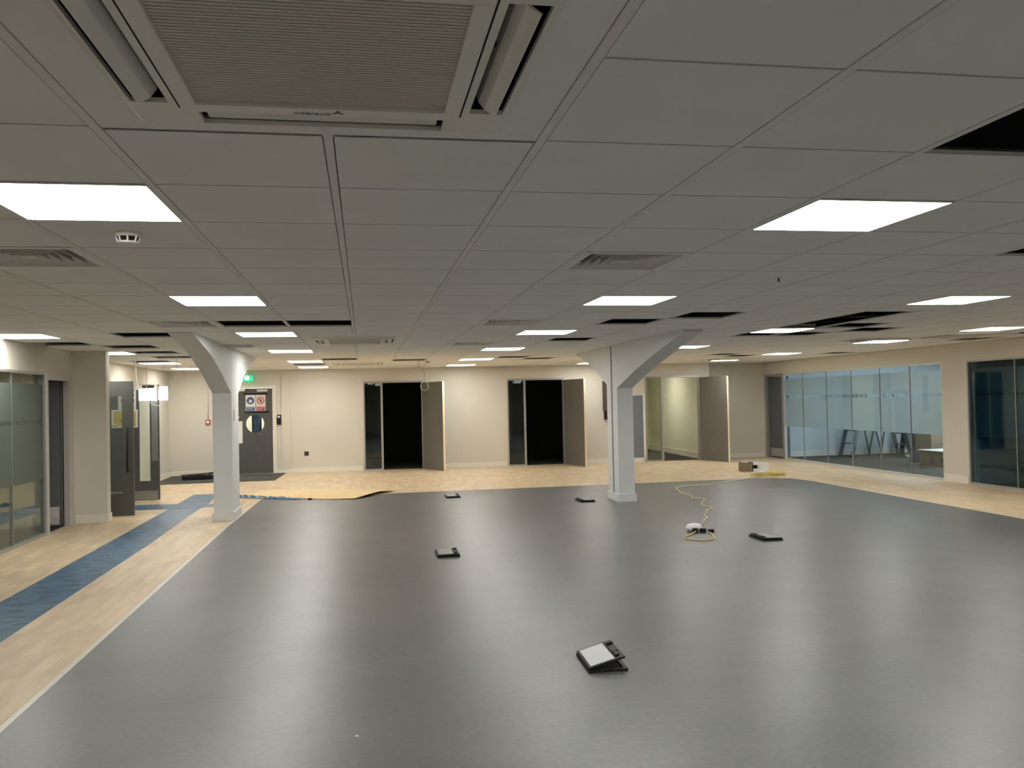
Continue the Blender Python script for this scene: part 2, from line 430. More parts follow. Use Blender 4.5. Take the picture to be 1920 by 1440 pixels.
# the panel hanging on two wires just under the ceiling, from the missing-tile openings
sp = dup(protos[.56], (7.20, 10.95, ZC-.035), 'glowing light panel hanging loose on two thin wires by the right glass wall', 'square ceiling light panels')
for a, b in (((5.80, 9.75, ZC+.1), (6.95, 11.18, ZC-.03)), ((6.75, 9.7, ZC+.1), (7.15, 11.18, ZC-.03))):
    MB().tube([a, b], .004, 6, 1).build('hanging_wire', 'wcable', None)
ws = [o for o in col.objects if o.name.startswith('hanging_wire')]
tag(ws[0], 'thin wire running down to the left end of the hanging light panel', 'wire', 'wires of the loose light')
tag(ws[1], 'thin wire running down to the middle of the hanging light panel', 'wire', 'wires of the loose light')

# ------------------------------------------------------------------ air diffusers (four-way louvre vents)
def make_vent():
    r = empty('air_vent', (0,0,0))
    MB().box(-.26, .26, -.26, .26, .055, .06).build('backing', 'voidm', r)
    MB().ringbox(-.296, .296, -.296, .296, .045, -.003, .006).build('frame', 'rail', r)
    for k in range(5):
        ro = .247-.045*k; ri = ro-.020; zt = .034; t = .002
        vs = []
        for (rad, z) in ((ro, 0), (ri, zt), (ri-t*2, zt), (ro-t*2, 0)):
            vs += [(-rad,-rad,z),(rad,-rad,z),(rad,rad,z),(-rad,rad,z)]
        fs = []
        for a in range(4):
            b = (a+1) % 4
            for q in range(4): fs.append((a*4+q, a*4+(q+1)%4, b*4+(q+1)%4, b*4+q))
        MB().add(vs, fs).build('louvre', 'rail', r)
    MB().box(-.03, .03, -.03, .03, 0, .004).build('centre_plate', 'rail', r)
    return r
v0 = make_vent(); tag(v0, 'x', 'air vent', 'louvred ceiling vents')
vl = {(2,3): 'square louvred ceiling vent right of centre, nearest of its line', (-3,3): 'square louvred ceiling vent at the left edge near the smoke detector',
      (2,9): 'square louvred ceiling vent, middle of the line right of centre', (2,14): 'small-looking louvred ceiling vent, farthest of the line right of centre',
      (-3,9): 'square louvred ceiling vent up and left of the left column', (-3,14): 'farthest louvred ceiling vent, beside the top of the left column'}
for k, (c, r) in enumerate(vents):
    loc = ((gx(c)+gx(c+1))/2, gy(r)+.3, ZC)
    if k == 0: v0.location = loc; v0['label'] = vl[(c, r)]
    else: dup(v0, loc, vl[(c, r)])

# ------------------------------------------------------------------ ceiling cassettes (air conditioners), centre at origin, underside at z=0
def make_cassette():
    r = empty('air_conditioner', (0,0,0))
    S = .48
    # surrounding infill up to the ceiling grid
    MB().ringbox(-.584, .584, -.595, .595, .125, .0, .008).build('infill_panel', 'tile', r)
    # body: sloping rim with four slots cut as separate strips
    body = MB()
    Zb = -.022
    # outer sloped rim (frustum)
    o, i_ = S, S-.032
    vs = [(-o,-o,.006),(o,-o,.006),(o,o,.006),(-o,o,.006),(-i_,-i_,Zb),(i_,-i_,Zb),(i_,i_,Zb),(-i_,i_,Zb)]
    # flat face pieces between i_ and grille with slots .075 wide
    body.add(vs, [(0,1,5,4),(1,2,6,5),(2,3,7,6),(3,0,4,7)])
    so, si, sl = i_-.006, .358, .30      # slot outer, inner, half length
    t = Zb+.012
    for sx_, sy_ in ((1,0),(-1,0),(0,1),(0,-1)):
        if sx_:
            a, b = sorted((sx_*so, sx_*i_)); body.box(a, b, -i_, i_, Zb, t)
            a, b = sorted((sx_*.335, sx_*si)); body.box(a, b, -si, si, Zb, t)
            a, b = sorted((sx_*si, sx_*so)); body.box(a, b, sl, i_, Zb, t); body.box(a, b, -i_, -sl, Zb, t)
        else:
            a, b = sorted((sy_*so, sy_*i_)); body.box(-so, so, a, b, Zb, t)
            a, b = sorted((sy_*.335, sy_*si)); body.box(-si, si, a, b, Zb, t)
            a, b = sorted((sy_*si, sy_*so)); body.box(sl, si, a, b, Zb, t); body.box(-si, -sl, a, b, Zb, t)
    body.build('body', 'plastic', r)
    well = MB()
    well.box(-.45, .45, -.45, .45, .05, .055)
    well.build('slot_backing', 'voidm', r)
    # louvre flaps: side ones open, front one nearly closed
    for (ang, tilt, nm) in ((0, 48, 'flap'), (PI, 48, 'flap'), (PI/2, 8, 'flap'), (-PI/2, 8, 'flap')):
        T = Matrix.Rotation(ang, 4, 'Z') @ Matrix.Translation((.396, 0, Zb+.016)) @ Matrix.Rotation(math.radians(tilt), 4, 'Y')
        m_ = MB(T)
        pts = [(-.036,.004),(-.018,-.006),(.006,-.008),(.036,.0),(.036,.004),(.006,-.003),(-.018,-.001),(-.036,.009)]
        m_.prism(pts, -.285, .285, axis='y')
        m_.build(nm, 'plastic', r, smooth=False)
    g = MB().ringbox(-.335, .335, -.335, .335, .040, Zb-.004, Zb+.010).build('grille_frame', 'plastic', r, bevel=.002)
    gb = MB()
    gb.box(-.296, .296, -.296, .296, Zb+.010, Zb+.014)
    n = 43
    for k in range(n):
        y = -.293 + .586*k/(n-1); gb.box(-.296, .296, y-.0040, y+.0040, Zb+.004, Zb+.010)
    gb.build('intake_grille', 'grille', r)
    sh = MB()
    for sx_ in (-1, 1): sh.box(sx_*.338-.002, sx_*.338+.002, -.33, .33, Zb-.001, Zb+.002)
    sh.box(-.3, .3, .3355, .3375, Zb-.001, Zb+.002)
    sh.build('seam', 'voidm', r)
    # maker's mark: three small lozenges and a line of lettering, on the far frame edge
    lg = MB(Matrix.Translation((.035, .316, Zb-.0046)))
    def loz(cx, cy, a):
        d = Vector((math.cos(a), math.sin(a)))*.0075; e = Vector((-d.y, d.x))*.55
        c = Vector((cx, cy))+d
        P_ = [Vector((cx, cy)), c+e, Vector((cx, cy))+2*d, c-e]
        lg.prism([(p.x, p.y) for p in P_], -.0006, 0)
    for a in (-PI/2, PI/6, PI*5/6): loz(0, 0, a+PI*0)
    lg.build('maker_mark', 'black', r)
    fc = bpy.data.curves.new('maker_name', 'FONT'); fc.body = 'MITSUBISHI'; fc.size = .018; fc.extrude = .0003; fc.align_x = 'LEFT'
    fo = bpy.data.objects.new('maker_name', fc)
    me = bpy.data.meshes.new_from_object(fo); bpy.data.objects.remove(fo)
    me.materials.append(M['black'])
    mo = bpy.data.objects.new('maker_name', me); col.objects.link(mo); mo.parent = r
    # lettering faces down and reads upside down from the viewer's side
    mo.matrix_local = Matrix.Translation((.018, .323, Zb-.0048)) @ Matrix.Rotation(PI, 4, 'Y') @ Matrix.Rotation(PI, 4, 'Z') @ Matrix.Rotation(PI, 4, 'Z')
    return r
c0 = make_cassette(); tag(c0, 'x', 'air conditioner', 'ceiling cassette air conditioners')
cl = ['large ceiling cassette air conditioner with ribbed grille, nearest and overhead', 'distant ceiling cassette air conditioner in line with the near one',
      'farthest ceiling cassette air conditioner in the central line, near the back wall', 'ceiling cassette air conditioner by the right glass wall',
      'far ceiling cassette air conditioner near the back right corner']
for k, (a, b) in enumerate(cass):
    loc = (gx(a+1), gy(b+1)+(.03 if k == 0 else 0), ZC)
    if k == 0: c0.location = loc; c0['label'] = cl[0]
    else: dup(c0, loc, cl[k])

# smoke detectors, sprinkler
def detector(loc, lab, s=1.):
    r = empty('smoke_detector', loc, 0, lab, 'smoke detector')
    z = 0
    MB().lathe([(.052*s, z), (.052*s, z-.012*s), (.046*s, z-.018*s)], (0,0,0), 28).build('base', 'plastic', r, smooth=False)
    MB().lathe([(.040*s, -.016*s), (.034*s, -.034*s)], (0,0,0), 28).build('sensor_core', 'voidm', r)
    mb = MB()
    for k in range(8):
        a = 2*PI*k/8+.2; c, s_ = math.cos(a), math.sin(a)
        mb.bar((c*.045*s, s_*.045*s, -.016*s), (c*.038*s, s_*.038*s, -.038*s), .006*s)
    mb.lathe([(.039*s, -.036*s), (.036*s, -.042*s), (.02*s, -.046*s)], (0,0,0), 28)
    mb.build('cap', 'plastic', r)
    return r
detector((-.97, 3.83, ZC), 'round white smoke detector with dark slots, hanging near the left light panel', 1.05)
detector((1.17, 15.6, ZC), 'tiny smoke detector on the far ceiling above the loop of cable', 1.)
r = empty('sprinkler_head', (2.62, 5.05, ZC-.001), 0, 'small dark sprinkler head in the right half of the ceiling', 'sprinkler')
MB().lathe([(.018, .012), (.018, -.004)], (0,0,0), 16).build('collar', 'rail', r)
MB().lathe([(.005, -.004), (.005, -.022), (.012, -.024)], (0,0,0), 10).build('nozzle', 'black', r)

# ------------------------------------------------------------------ walls
def wall_boxes(mb, u0, u1, t0, t1, z1, openings, along='x'):
    """wall running u0..u1 with rectangular openings (ua, ub, top)"""
    cur = u0
    def B(a, b, z0, z1_):
        if b-a < 1e-4: return
        if along == 'x': mb.box(a, b, t0, t1, z0, z1_)
        else: mb.box(t0, t1, a, b, z0, z1_)
    for a, b, top in sorted(openings):
        B(cur, a, 0, z1); B(a, b, top, z1); cur = b
    B(cur, u1, 0, z1)
    return mb
DT = 1.93
screens = [(0., 1.28), (3.14, 4.42), (6.28, 7.56)]
WH = ZC+.3
bwm = wall_boxes(MB(TB), -4.3, 7.80, 0, .12, WH, [(-2.80, -1.90, 1.88)]+[(a, b, DT) for a, b in screens])
struct('wall_back', bwm, 'cream', 'cream painted back wall with doorways', 'wall')
struct('wall_back', MB().box(7.72, XR+.1, 18.80, 18.92, 0, WH), 'cream', 'cream recessed end of the back wall by the right corner', 'wall')
rw_ = wall_boxes(MB(), YF, 18.8, XR, XR+.12, WH, [(4.2, 11.93, 1.93), (12.50, 18.74, 1.93)], 'y')
struct('wall_right', rw_, 'cream', 'cream right-hand wall around the glazed screens', 'wall')
lw_ = wall_boxes(MB(), YF, 11.75, XL-.12, XL, WH, [(1.5, 11.66, 1.90)], 'y')
struct('wall_left', lw_, 'cream', 'cream wall above the left glazing', 'wall')
struct('wall_left', MB().box(-4.17, -3.27, 11.75, 11.90, 0, ZC), 'cream', 'bright cream pier beside the left doorway', 'pier')
lw2 = wall_boxes(MB(), 11.90, 19.1, -4.17, -4.05, WH, [(12.28, 14.36, 1.86)], 'y')
struct('wall_left', lw2, 'cream', 'cream wall of the entrance lobby behind the double doors', 'wall')
struct('wall_front', MB().box(XL-.12, XR+.12, YF-.12, YF, 0, WH), 'cream', 'cream wall behind the viewer', 'wall')
# skirtings
def skirt(name, mb, lab): struct(name, mb, 'skirt', lab, 'skirting board', bevel=.003)
for a, b in ((-4.03, -2.86), (-1.84, -.03), (1.31, 3.11), (4.45, 5.83), (7.59, 7.72)):
    skirt('baseboard_back', MB(TB).box(a, b, -.016, 0, 0, .10), 'cream skirting board on the back wall, %s' % {-4.03: 'left of the grey door', -1.84: 'between the grey door and the first dark doorway', 1.31: 'between the two dark doorways', 4.45: 'behind the right column', 7.59: 'beside the third doorway'}[a])
skirt('baseboard_back', MB().box(7.74, XR-.02, 18.784, 18.80, 0, .10), 'cream skirting board in the back right corner')
mbk = MB().box(XR-.018, XR, 11.94, 12.50, 0, .12)
skirt('baseboard_right', mbk, 'cream skirting on the wall between the two glass screens')
mbk = MB().box(-3.65, -3.25, 11.734, 11.75, 0, .11); mbk.box(-3.27, -3.254, 11.75, 11.90, 0, .11)
skirt('baseboard_left', mbk, 'cream skirting around the left pier')
skirt('baseboard_left', MB().box(-4.05, -4.034, 14.42, 18.95, 0, .10), 'cream skirting board in the entrance lobby')
# boxed pipe on the back wall
struct('trim_4', MB(TB).box(-1.73, -1.55, -.03, 0, .10, ZC), 'cream', 'shallow boxed-in pipe on the back wall right of the grey door', 'boxing')

# ------------------------------------------------------------------ rooms behind the back wall
def room(x0, x1, y0, y1, m, lab, T=None, h=WH, name='wall_room', roof=True):
    mb = MB(T)
    mb.box(x0-.08, x0, y0, y1, 0, h); mb.box(x1, x1+.08, y0, y1, 0, h); mb.box(x0-.08, x1+.08, y1, y1+.08, 0, h)
    struct(name, mb, m, lab, 'wall')
    if roof: struct('ceiling_room', MB(T).box(x0-.08, x1+.08, y0, y1+.08, ZC, ZC+.06), m, 'ceiling of ' + lab, 'ceiling')
room(-1.0, 2.0, .12, 3.9, 'shadewall', 'the unlit room behind the first dark doorway', TB, ZC+.1, 'wall_room')
room(2.4, 5.1, .12, 3.9, 'shadewall', 'the unlit room behind the second dark doorway', TB, ZC+.1)
room(5.6, 7.66, .12, 4.4, 'room3wall', 'the small lit room behind the third doorway', TB, ZC+.1)
struct('baseboard_room', MB(TB).box(7.64, 7.66, .12, 4.4, 0, .14), 'skirt', 'cream skirting inside the small lit room', 'skirting board')
p = make_panel('light_warm'); p.location = tuple(TB @ Vector((6.7, 2.0, ZC-.012))); tag(p, 'light panel in the ceiling of the small lit room', 'ceiling light')

# doors in glazed screens on the back wall
def screen_door(n, a, b, open_deg, lab):
    r = empty('door_%d' % n, (0,0,0), 0, lab, 'door', kind='structure')
    r.matrix_world = TB
    f = MB(); F = .028; ga = a+.37
    f.box(a, b, -.015, .10, DT-F*1.4, DT); f.box(a, a+F, -.015, .10, 0, DT-F*1.4); f.box(b-F, b, -.015, .10, 0, DT-F*1.4)
    f.box(ga, ga+.045, -.012, .09, 0, DT-F*1.4); f.box(a+F, ga, -.012, .07, 0, .03)
    f.build('frame', 'alu', r)
    MB().box(a+F, ga, .03, .038, .03, DT-F*1.4).build('side_glass', 'glass_green' if n == 4 else 'glass_dark', r)
    w = b-F-ga+.0
    T = Matrix.Translation((b-F+.01, -.02, 0)) @ Matrix.Rotation(math.radians(open_deg), 4, 'Z')
    # leaf runs from the hinge along -x when closed
    leaf = MB(T).box(-w, -.004, -.0445, 0, .008, DT-.045).build('leaf', 'taupe_door' if n < 4 else 'taupe_door', r)
    MB(T).box(-w-.004, -w, -.0445, 0, .008, DT-.045).build('edge_strip', 'edge', leaf)
    for z in (.25, 1.0, 1.7):
        MB(T).lathe([(.007, -.05), (.007, .05)], (.0, -.006, z), 10).build('hinge', 'steel', leaf)
    return r
screen_door(2, *screens[0], 118, 'glazed door screen with its taupe door swung open, leftmost dark doorway')
screen_door(3, *screens[1], 109, 'glazed door screen with its taupe door swung open, behind and left of the right column')
screen_door(4, *screens[2], 113, 'glazed door screen with its taupe door swung open onto the small lit room')

# grey door with round window, left in the back wall
r = empty('door_1', (0,0,0), 0, 'dark grey door with a round window and safety signs beside the green exit sign', 'door', kind='structure'); r.matrix_world = TB
f = MB(); f.box(-2.86, -1.84, -.02, 0, 1.83, 1.895); f.box(-2.86, -2.78, -.02, 0, 0, 1.83); f.box(-1.92, -1.84, -.02, 0, 0, 1.83)
f.build('frame', 'skirt', r, bevel=.003)
# leaf with a round hole
def holed_leaf(x0, x1, z0, z1, cx, cz, rad, y0, y1, n=32):
    outer = []
    ring = [(cx+rad*math.cos(2*PI*k/n), cz+rad*math.sin(2*PI*k/n)) for k in range(n)]
    def to_rect(a):
        c, s = math.cos(a), math.sin(a); t = 1e9
        if c > 1e-9: t = min(t, (x1-cx)/c)
        if c < -1e-9: t = min(t, (x0-cx)/c)
        if s > 1e-9: t = min(t, (z1-cz)/s)
        if s < -1e-9: t = min(t, (z0-cz)/s)
        return (cx+t*c, cz+t*s)
    angs = sorted(set([2*PI*k/n for k in range(n)]+[math.atan2(z-cz, x-cx) % (2*PI) for x in (x0,x1) for z in (z0,z1)]))
    ring = [(cx+rad*math.cos(a), cz+rad*math.sin(a)) for a in angs]; outer = [to_rect(a) for a in angs]; N = len(angs)
    vs = [(p[0], y0, p[1]) for p in ring]+[(p[0], y0, p[1]) for p in outer]+[(p[0], y1, p[1]) for p in ring]+[(p[0], y1, p[1]) for p in outer]
    fs = []
    for k in range(N):
        l = (k+1) % N
        fs += [(k, l, N+l, N+k), (2*N+k, 3*N+k, 3*N+l, 2*N+l), (k, 2*N+k, 2*N+l, l), (N+k, N+l, 3*N+l, 3*N+k)]
    return MB().add(vs, fs)
leaf = holed_leaf(-2.78, -1.92, .01, 1.825, -2.29, 1.07, .192, .0, .045).build('leaf', 'grey_door', r)
MB().lathe([(.192, .018), (.192, .024)], (-2.29, 0, 1.07), 32, 'y').build('round_glass', 'glass', leaf)
MB().box(-2.78, -1.93, -.002, 0, .02, .20).build('kick_plate', 'grey_door', leaf)
c_ = MB().box(-2.78, -2.48, -.055, -.001, 1.765, 1.82); c_.build('closer', 'skirt', r, bevel=.004)
MB().box(-2.24, -2.02, -.003, -.0005, 1.755, 1.80).build('paper_strip', 'pinkp', leaf)
MB().box(-2.69, -2.60, -.03, -.0005, 1.20, 1.235).build('latch', 'steel', leaf, bevel=.004)
MB().box(-2.69, -2.55, -.004, -.0005, .66, 1.13).build('push_plate', 'paper', leaf)
# store behind the grey door, with a blue coat seen through the round window
room(-3.0, -1.7, .12, 1.6, 'cream', 'the small lobby behind the grey door', TB, ZC+.1)
p = make_panel('light_lobby'); p.location = tuple(TB @ Vector((-2.3, 1.0, ZC-.012))); tag(p, 'light panel behind the round-windowed door', 'ceiling light')
MB(TB).box(-2.44, -2.24, .5, .56, .5, 1.7).build('coat_panel', 'black', None)
tag(col.objects['coat_panel'], 'dark upright board seen through the round door window', 'board')
mb = MB(TB)
for k in range(5): mb.tube([(-2.385+.03*k, .46, 1.6), (-2.375+.025*k+.01*math.sin(k*2), .44, 1.2), (-2.385+.02*k, .46, .8)], .016, 8, 3)
tag(mb.build('blue_cloth', 'bluesleeve', None, smooth=True), 'blue cloth hanging behind the round door window', 'cloth')
# safety signs on the grey door
def signs():
    for k, (x, m, bg, band) in enumerate(((-2.475, 'blue_ink', 'paper', 'blue_ink'), (-2.265, 'red_ink', 'pinkp', 'red_ink'))):
        lab = ('white safety sign with a blue mandatory disc on the grey door', 'pinkish safety sign with a red prohibition ring on the grey door')[k]
        s = empty('safety_sign', (0,0,0), 0, lab, 'sign', 'safety signs on the grey door'); s.matrix_world = TB
        MB().box(x, x+.20, -.006, -.0035, 1.335, 1.685).build('sheet', bg, s)
        MB().box(x+.012, x+.188, -.008, -.006, 1.35, 1.43).build('band', band, s)
        mb = MB()
        for q in range(2): mb.box(x+.03, x+.17-.03*q, -.0095, -.008, 1.405-.028*q, 1.412-.028*q)
        mb.build('lettering', 'paper', s)
        cx, cz = x+.10, 1.565
        if k == 0:
            MB().lathe([(.078, 0), (.078, .002)], (cx, -.0085, cz), 28, 'y').build('disc', m, s)
            h = MB().lathe([(.030, 0), (.030, .0015)], (cx, -.0105, cz-.012), 16, 'y'); h.box(cx-.042, cx+.042, -.0105, -.009, cz+.012, cz+.020)
            h.box(cx-.032, cx+.032, -.0105, -.009, cz-.045, cz-.032)
            h.build('helmet_symbol', 'paper', s)
        else:
            n = 28; vs = []; fs = []
            for rr, yy in ((.078, -.006), (.060, -.006), (.078, -.0085), (.060, -.0085)):
                vs += [(cx+rr*math.cos(2*PI*q/n), yy, cz+rr*math.sin(2*PI*q/n)) for q in range(n)]
            for q in range(n):
                w = (q+1) % n
                fs += [(2*n+q, 2*n+w, 3*n+w, 3*n+q), (q, w, 2*n+w, 2*n+q), (n+q, 3*n+q, 3*n+w, n+w)]
            rg = MB().add(vs, fs); rg.bar((cx-.048, -.0105, cz+.048), (cx+.048, -.0105, cz-.048), .003, .016)
            rg.build('ring', m, s)
            hd = MB().box(cx-.018, cx+.020, -.0095, -.006, cz-.03, cz+.012)
            for q in range(4): hd.box(cx-.018+q*.010, cx-.011+q*.010, -.0095, -.006, cz+.012, cz+.030+.006*(q % 2))
            hd.build('hand_symbol', 'black', s)
signs()
for z, x0, x1, lab in ((1.687, -2.51, -2.03, 'black tape strip above the safety signs'), (1.302, -2.49, -2.0, 'black tape strip below the safety signs')):
    tag(MB(TB).box(x0, x1, -.0135, -.0035, z, z+.040).build('tape_strip', 'black', None), lab, 'tape', 'tape on the grey door')
# keypad, call point, socket, exit sign
r = empty('card_reader', (0,0,0), 0, 'small black keypad reader on the wall right of the grey door', 'keypad'); r.matrix_world = TB
MB().box(-1.83, -1.745, -.034, 0, 1.04, 1.25).build('housing', 'black', r, bevel=.006)
MB().box(-1.815, -1.76, -.037, -.034, 1.185, 1.225).build('display', 'sheet', r)
MB().box(-1.81, -1.765, -.052, -.034, 1.06, 1.14).build('sensor', 'black', r, bevel=.008)
r = empty('call_point', (0,0,0), 0, 'small red fire call point at the end of a vertical conduit on the lobby wall', 'call point'); r.matrix_world = TB
MB().box(-3.30, -3.20, -.045, 0, 1.08, 1.18).build('housing', 'red', r, bevel=.006)
MB().box(-3.275, -3.225, -.048, -.045, 1.105, 1.155).build('glass_plate', 'paper', r)
tag(MB(TB).tube([(-3.25, -.012, 1.18), (-3.25, -.012, ZC-.01)], .010, 8, 1).build('conduit', 'cream', None, smooth=True), 'thin vertical conduit above the red call point', 'conduit')
r = empty('wall_socket', (0,0,0), 0, 'small black wall socket low on the back wall', 'socket'); r.matrix_world = TB
MB().box(-1.27, -1.18, -.012, 0, .36, .45).build('faceplate', 'black', r, bevel=.004)
MB().box(-1.25, -1.20, -.016, -.012, .385, .425).build('insert', 'brownm', r)
r = empty('exit_sign', (0,0,0), 0, 'glowing green exit sign above the grey door', 'exit sign'); r.matrix_world = TB
MB().box(-2.46, -2.40, -.10, -.04, 2.10, 2.17).build('mount', 'plastic', r)
MB().prism([(-2.56,1.985),(-2.30,1.985),(-2.30,2.06),(-2.345,2.105),(-2.48,2.105)], -.13, -.045, 'y').build('lens', 'green_lit', r, bevel=.008)
MB().lathe([(.028, 0), (.045, .006), (.045, .012)], (-2.42, -.142, 2.045), 20, 'y').build('lamp', 'green_core', r)
MB().lathe([(.012, 0), (.012, -.05)], (-2.39, -.09, 1.985), 12).build('indicator', 'green_lit', r)

# panel and trunking between column and third door
r = empty('wall_panel', (0,0,0), 0, 'tall blue-grey panel in a cream frame beside the third doorway', 'panel'); r.matrix_world = TB
MB().box(5.84, 6.22, -.02, -.004, .10, 1.50).build('panel_face', 'panelgrey', r)
f = MB(); f.box(6.22, 6.27, -.035, 0, 0, 1.56); f.box(5.80, 6.27, -.035, 0, 0, .10)
f.build('panel_frame', 'skirt', r)
r = empty('cable_trunking', (0,0,0), 0, 'narrow brown vertical trunking just left of the right column', 'trunking'); r.matrix_world = TB
MB().box(5.30, 5.40, -.05, 0, 1.18, 1.84).build('channel', 'brownm', r)
b_ = MB().box(5.32, 5.42, -.07, 0, .98, 1.18); b_.build('junction_box', 'black', r, bevel=.01)
MB().lathe([(.014, 0), (.014, -.02)], (5.39, -.07, 1.07), 12, 'y').build('knob', 'steel', r)

# ------------------------------------------------------------------ columns with haunches
def column(x0, x1, y0, y1, near, far, lab, obj_trunk):
    r = empty('column', ((x0+x1)/2, (y0+y1)/2, 0), 0, lab, 'column'); r['_w'] = 1; r['kind'] = 'structure'
    bpy.context.view_layer.update()
    MB().box(x0, x1, y0, y1, 0, ZC).build('shaft', 'white', r, bevel=.004)
    yn = [(y0+.001, near[0][1]-.01)]+[(y, z) for y, z in near]+[(near[-1][0], ZC), (y0+.001, ZC)]
    MB().prism([(y0, near[0][1])]+list(near[1:])+[(near[-1][0], ZC), (y0, ZC)], x0+.002, x1-.002, 'x').build('haunch', 'white', r)
    MB().prism([(y1, far[0][1])]+list(far[1:])+[(far[-1][0], ZC), (y1, ZC)], x0+.002, x1-.002, 'x').build('haunch', 'white', r)
    s = MB(); w = .02; h = .11
    s.box(x0-w, x1+w, y0-w, y0, 0, h); s.box(x0-w, x1+w, y1, y1+w, 0, h); s.box(x0-w, x0, y0, y1, 0, h); s.box(x1, x1+w, y0, y1, 0, h)
    s.build('skirting', 'white', r, bevel=.003)
    return r
cL = column(-1.90, -1.665, 11.39, 12.0, [(11.39, 1.63), (10.7, 1.85), (10.0, 2.03), (9.4, 2.13), (8.9, 2.20)], [(12.0, 1.62), (12.6, 1.88), (13.3, 2.07), (13.9, 2.18)],
            'white column with bracket haunches, the left of the two, beside the blue film', None)
cR = column(3.515, 3.745, 11.57, 12.08, [(11.57, 1.60), (10.7, 1.83), (9.8, 2.03), (9.0, 2.18)], [(12.08, 1.66), (12.7, 1.90), (13.4, 2.10), (13.8, 2.18)],
            'white column with bracket haunches, the right of the two, standing on the grey floor', None)
MB().box(-1.665, -1.650, 11.55, 11.63, 1.28, 1.42).build('switch_plate', 'plastic', cL, bevel=.003)
MB().box(3.499, 3.515, 11.80, 11.815, .11, ZC-.01).build('trunking_strip', 'alu', cR)
MB().box(3.500, 3.515, 11.83, 11.89, .36, .50).build('switch_plate', 'plastic', cR, bevel=.003)
for c_ in (cL, cR):
    loc = Vector(c_.location)
    for ch in c_.children:
        if ch.name.split('.')[0] in ('switch_plate', 'trunking_strip') and not ch.get('_done'):
            ch['_done'] = 1
    if '_w' in c_: del c_['_w']
for o in list(col.objects):
    if '_done' in o: del o['_done']

# ------------------------------------------------------------------ right glazing
def glazing(n, lab, x, y0, y1, seams, ztop, zf0, zf1, frost, frm, face=1, gm='glass', bottom=.035):
    r = empty('window_%d' % n, (0,0,0), 0, lab, 'glass partition', kind='structure')
    f = MB(); f.box(x, x+face*.06, y0, y1, 0, bottom); f.box(x, x+face*.06, y0, y1, ztop-.028, ztop)
    f.box(x, x+face*.06, y0, y0+.03, bottom, ztop-.028); f.box(x, x+face*.06, y1-.03, y1, bottom, ztop-.028)
    f.build('frame', frm, r)
    ys = [y0+.03]+seams+[y1-.03]
    for a, b in zip(ys, ys[1:]):
        xa = x+face*.026; xb = x+face*.036
        pane = MB().box(min(xa,xb), max(xa,xb), a+.003, b-.003, bottom, ztop-.028).build('glass_pane', gm, r)
        xf = x+face*.040
        MB().add([(xf,a+.003,zf0),(xf,b-.003,zf0),(xf,b-.003,zf1),(xf,a+.003,zf1)], [(0,1,2,3)]).build('etched_film', frost, pane)
    for s in seams:
        g = MB()
        for d in (-.004, .004): g.box(x+face*.020, x+face*.042, s+d-.0025, s+d+.0025, bottom, ztop-.028)
        g.box(x+face*.024, x+face*.038, s-.002, s+.002, bottom, ztop-.028)
        g.build('glazing_seam', 'alu', r)
    return r
glazing(1, 'glass wall with etched band and dots, looking into the room with the ladders', XR, 12.50, 17.86, [13.38, 14.26, 15.19, 16.09, 17.04], 1.93, .74, 1.80, 'frost_right', 'alu_light', gm='glass_right')
glazing(2, 'dark glass wall with etched band at the right edge, nearer than the pier', XR, 4.25, 11.93, [5.4, 6.5, 7.6, 8.7, 9.8, 10.95], 1.93, .74, 1.80, 'frost_navy', 'alu', gm='glass_navy')
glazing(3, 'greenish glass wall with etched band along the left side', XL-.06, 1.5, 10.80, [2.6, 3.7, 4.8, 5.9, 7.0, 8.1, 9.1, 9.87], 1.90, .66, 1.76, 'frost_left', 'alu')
# door in the right-hand screen, far end
r = empty('door_5', (0,0,0), 0, 'slate door in the far end of the right glass wall', 'door', kind='structure')
f = MB(); f.box(XR-.01, XR+.08, 17.87, 17.92, 0, 1.93); f.box(XR-.01, XR+.08, 18.66, 18.74, 0, 1.93); f.box(XR-.01, XR+.08, 17.92, 18.66, 1.87, 1.93)
f.build('frame', 'alu', r)
T = Matrix.Translation((XR+.05, 18.65, 0)) @ Matrix.Rotation(math.radians(7), 4, 'Z')
lf = MB(T).box(0, .045, -.72, 0, .01, 1.865).build('leaf', 'slate', r)
MB(T).box(-.004, 0, -.70, -.02, .03, .22).build('kick_plate', 'steel', lf)
# door in the left screen
r = empty('door_6', (0,0,0), 0, 'grey door standing ajar in the left glass wall, in a pale metal frame', 'door', kind='structure')
f = MB(); f.box(XL-.07, XL+.012, 10.80, 10.86, 0, 1.90); f.box(XL-.07, XL+.012, 11.56, 11.66, 0, 1.90); f.box(XL-.07, XL+.012, 10.86, 11.56, 1.82, 1.90)
f.build('frame', 'alu_light', r)
MB().box(XL-.065, XL-.055, 11.55, 11.56, 0, 1.82).build('door_stop', 'black', r)
T = Matrix.Translation((XL-.09, 11.55, 0)) @ Matrix.Rotation(math.radians(-64), 4, 'Z')
lf = MB(T).box(-.045, 0, -.70, 0, .01, 1.815).build('leaf', 'slate', r)
MB(T).box(0, .004, -.68, -.02, .03, .25).build('kick_plate', 'steel', lf)
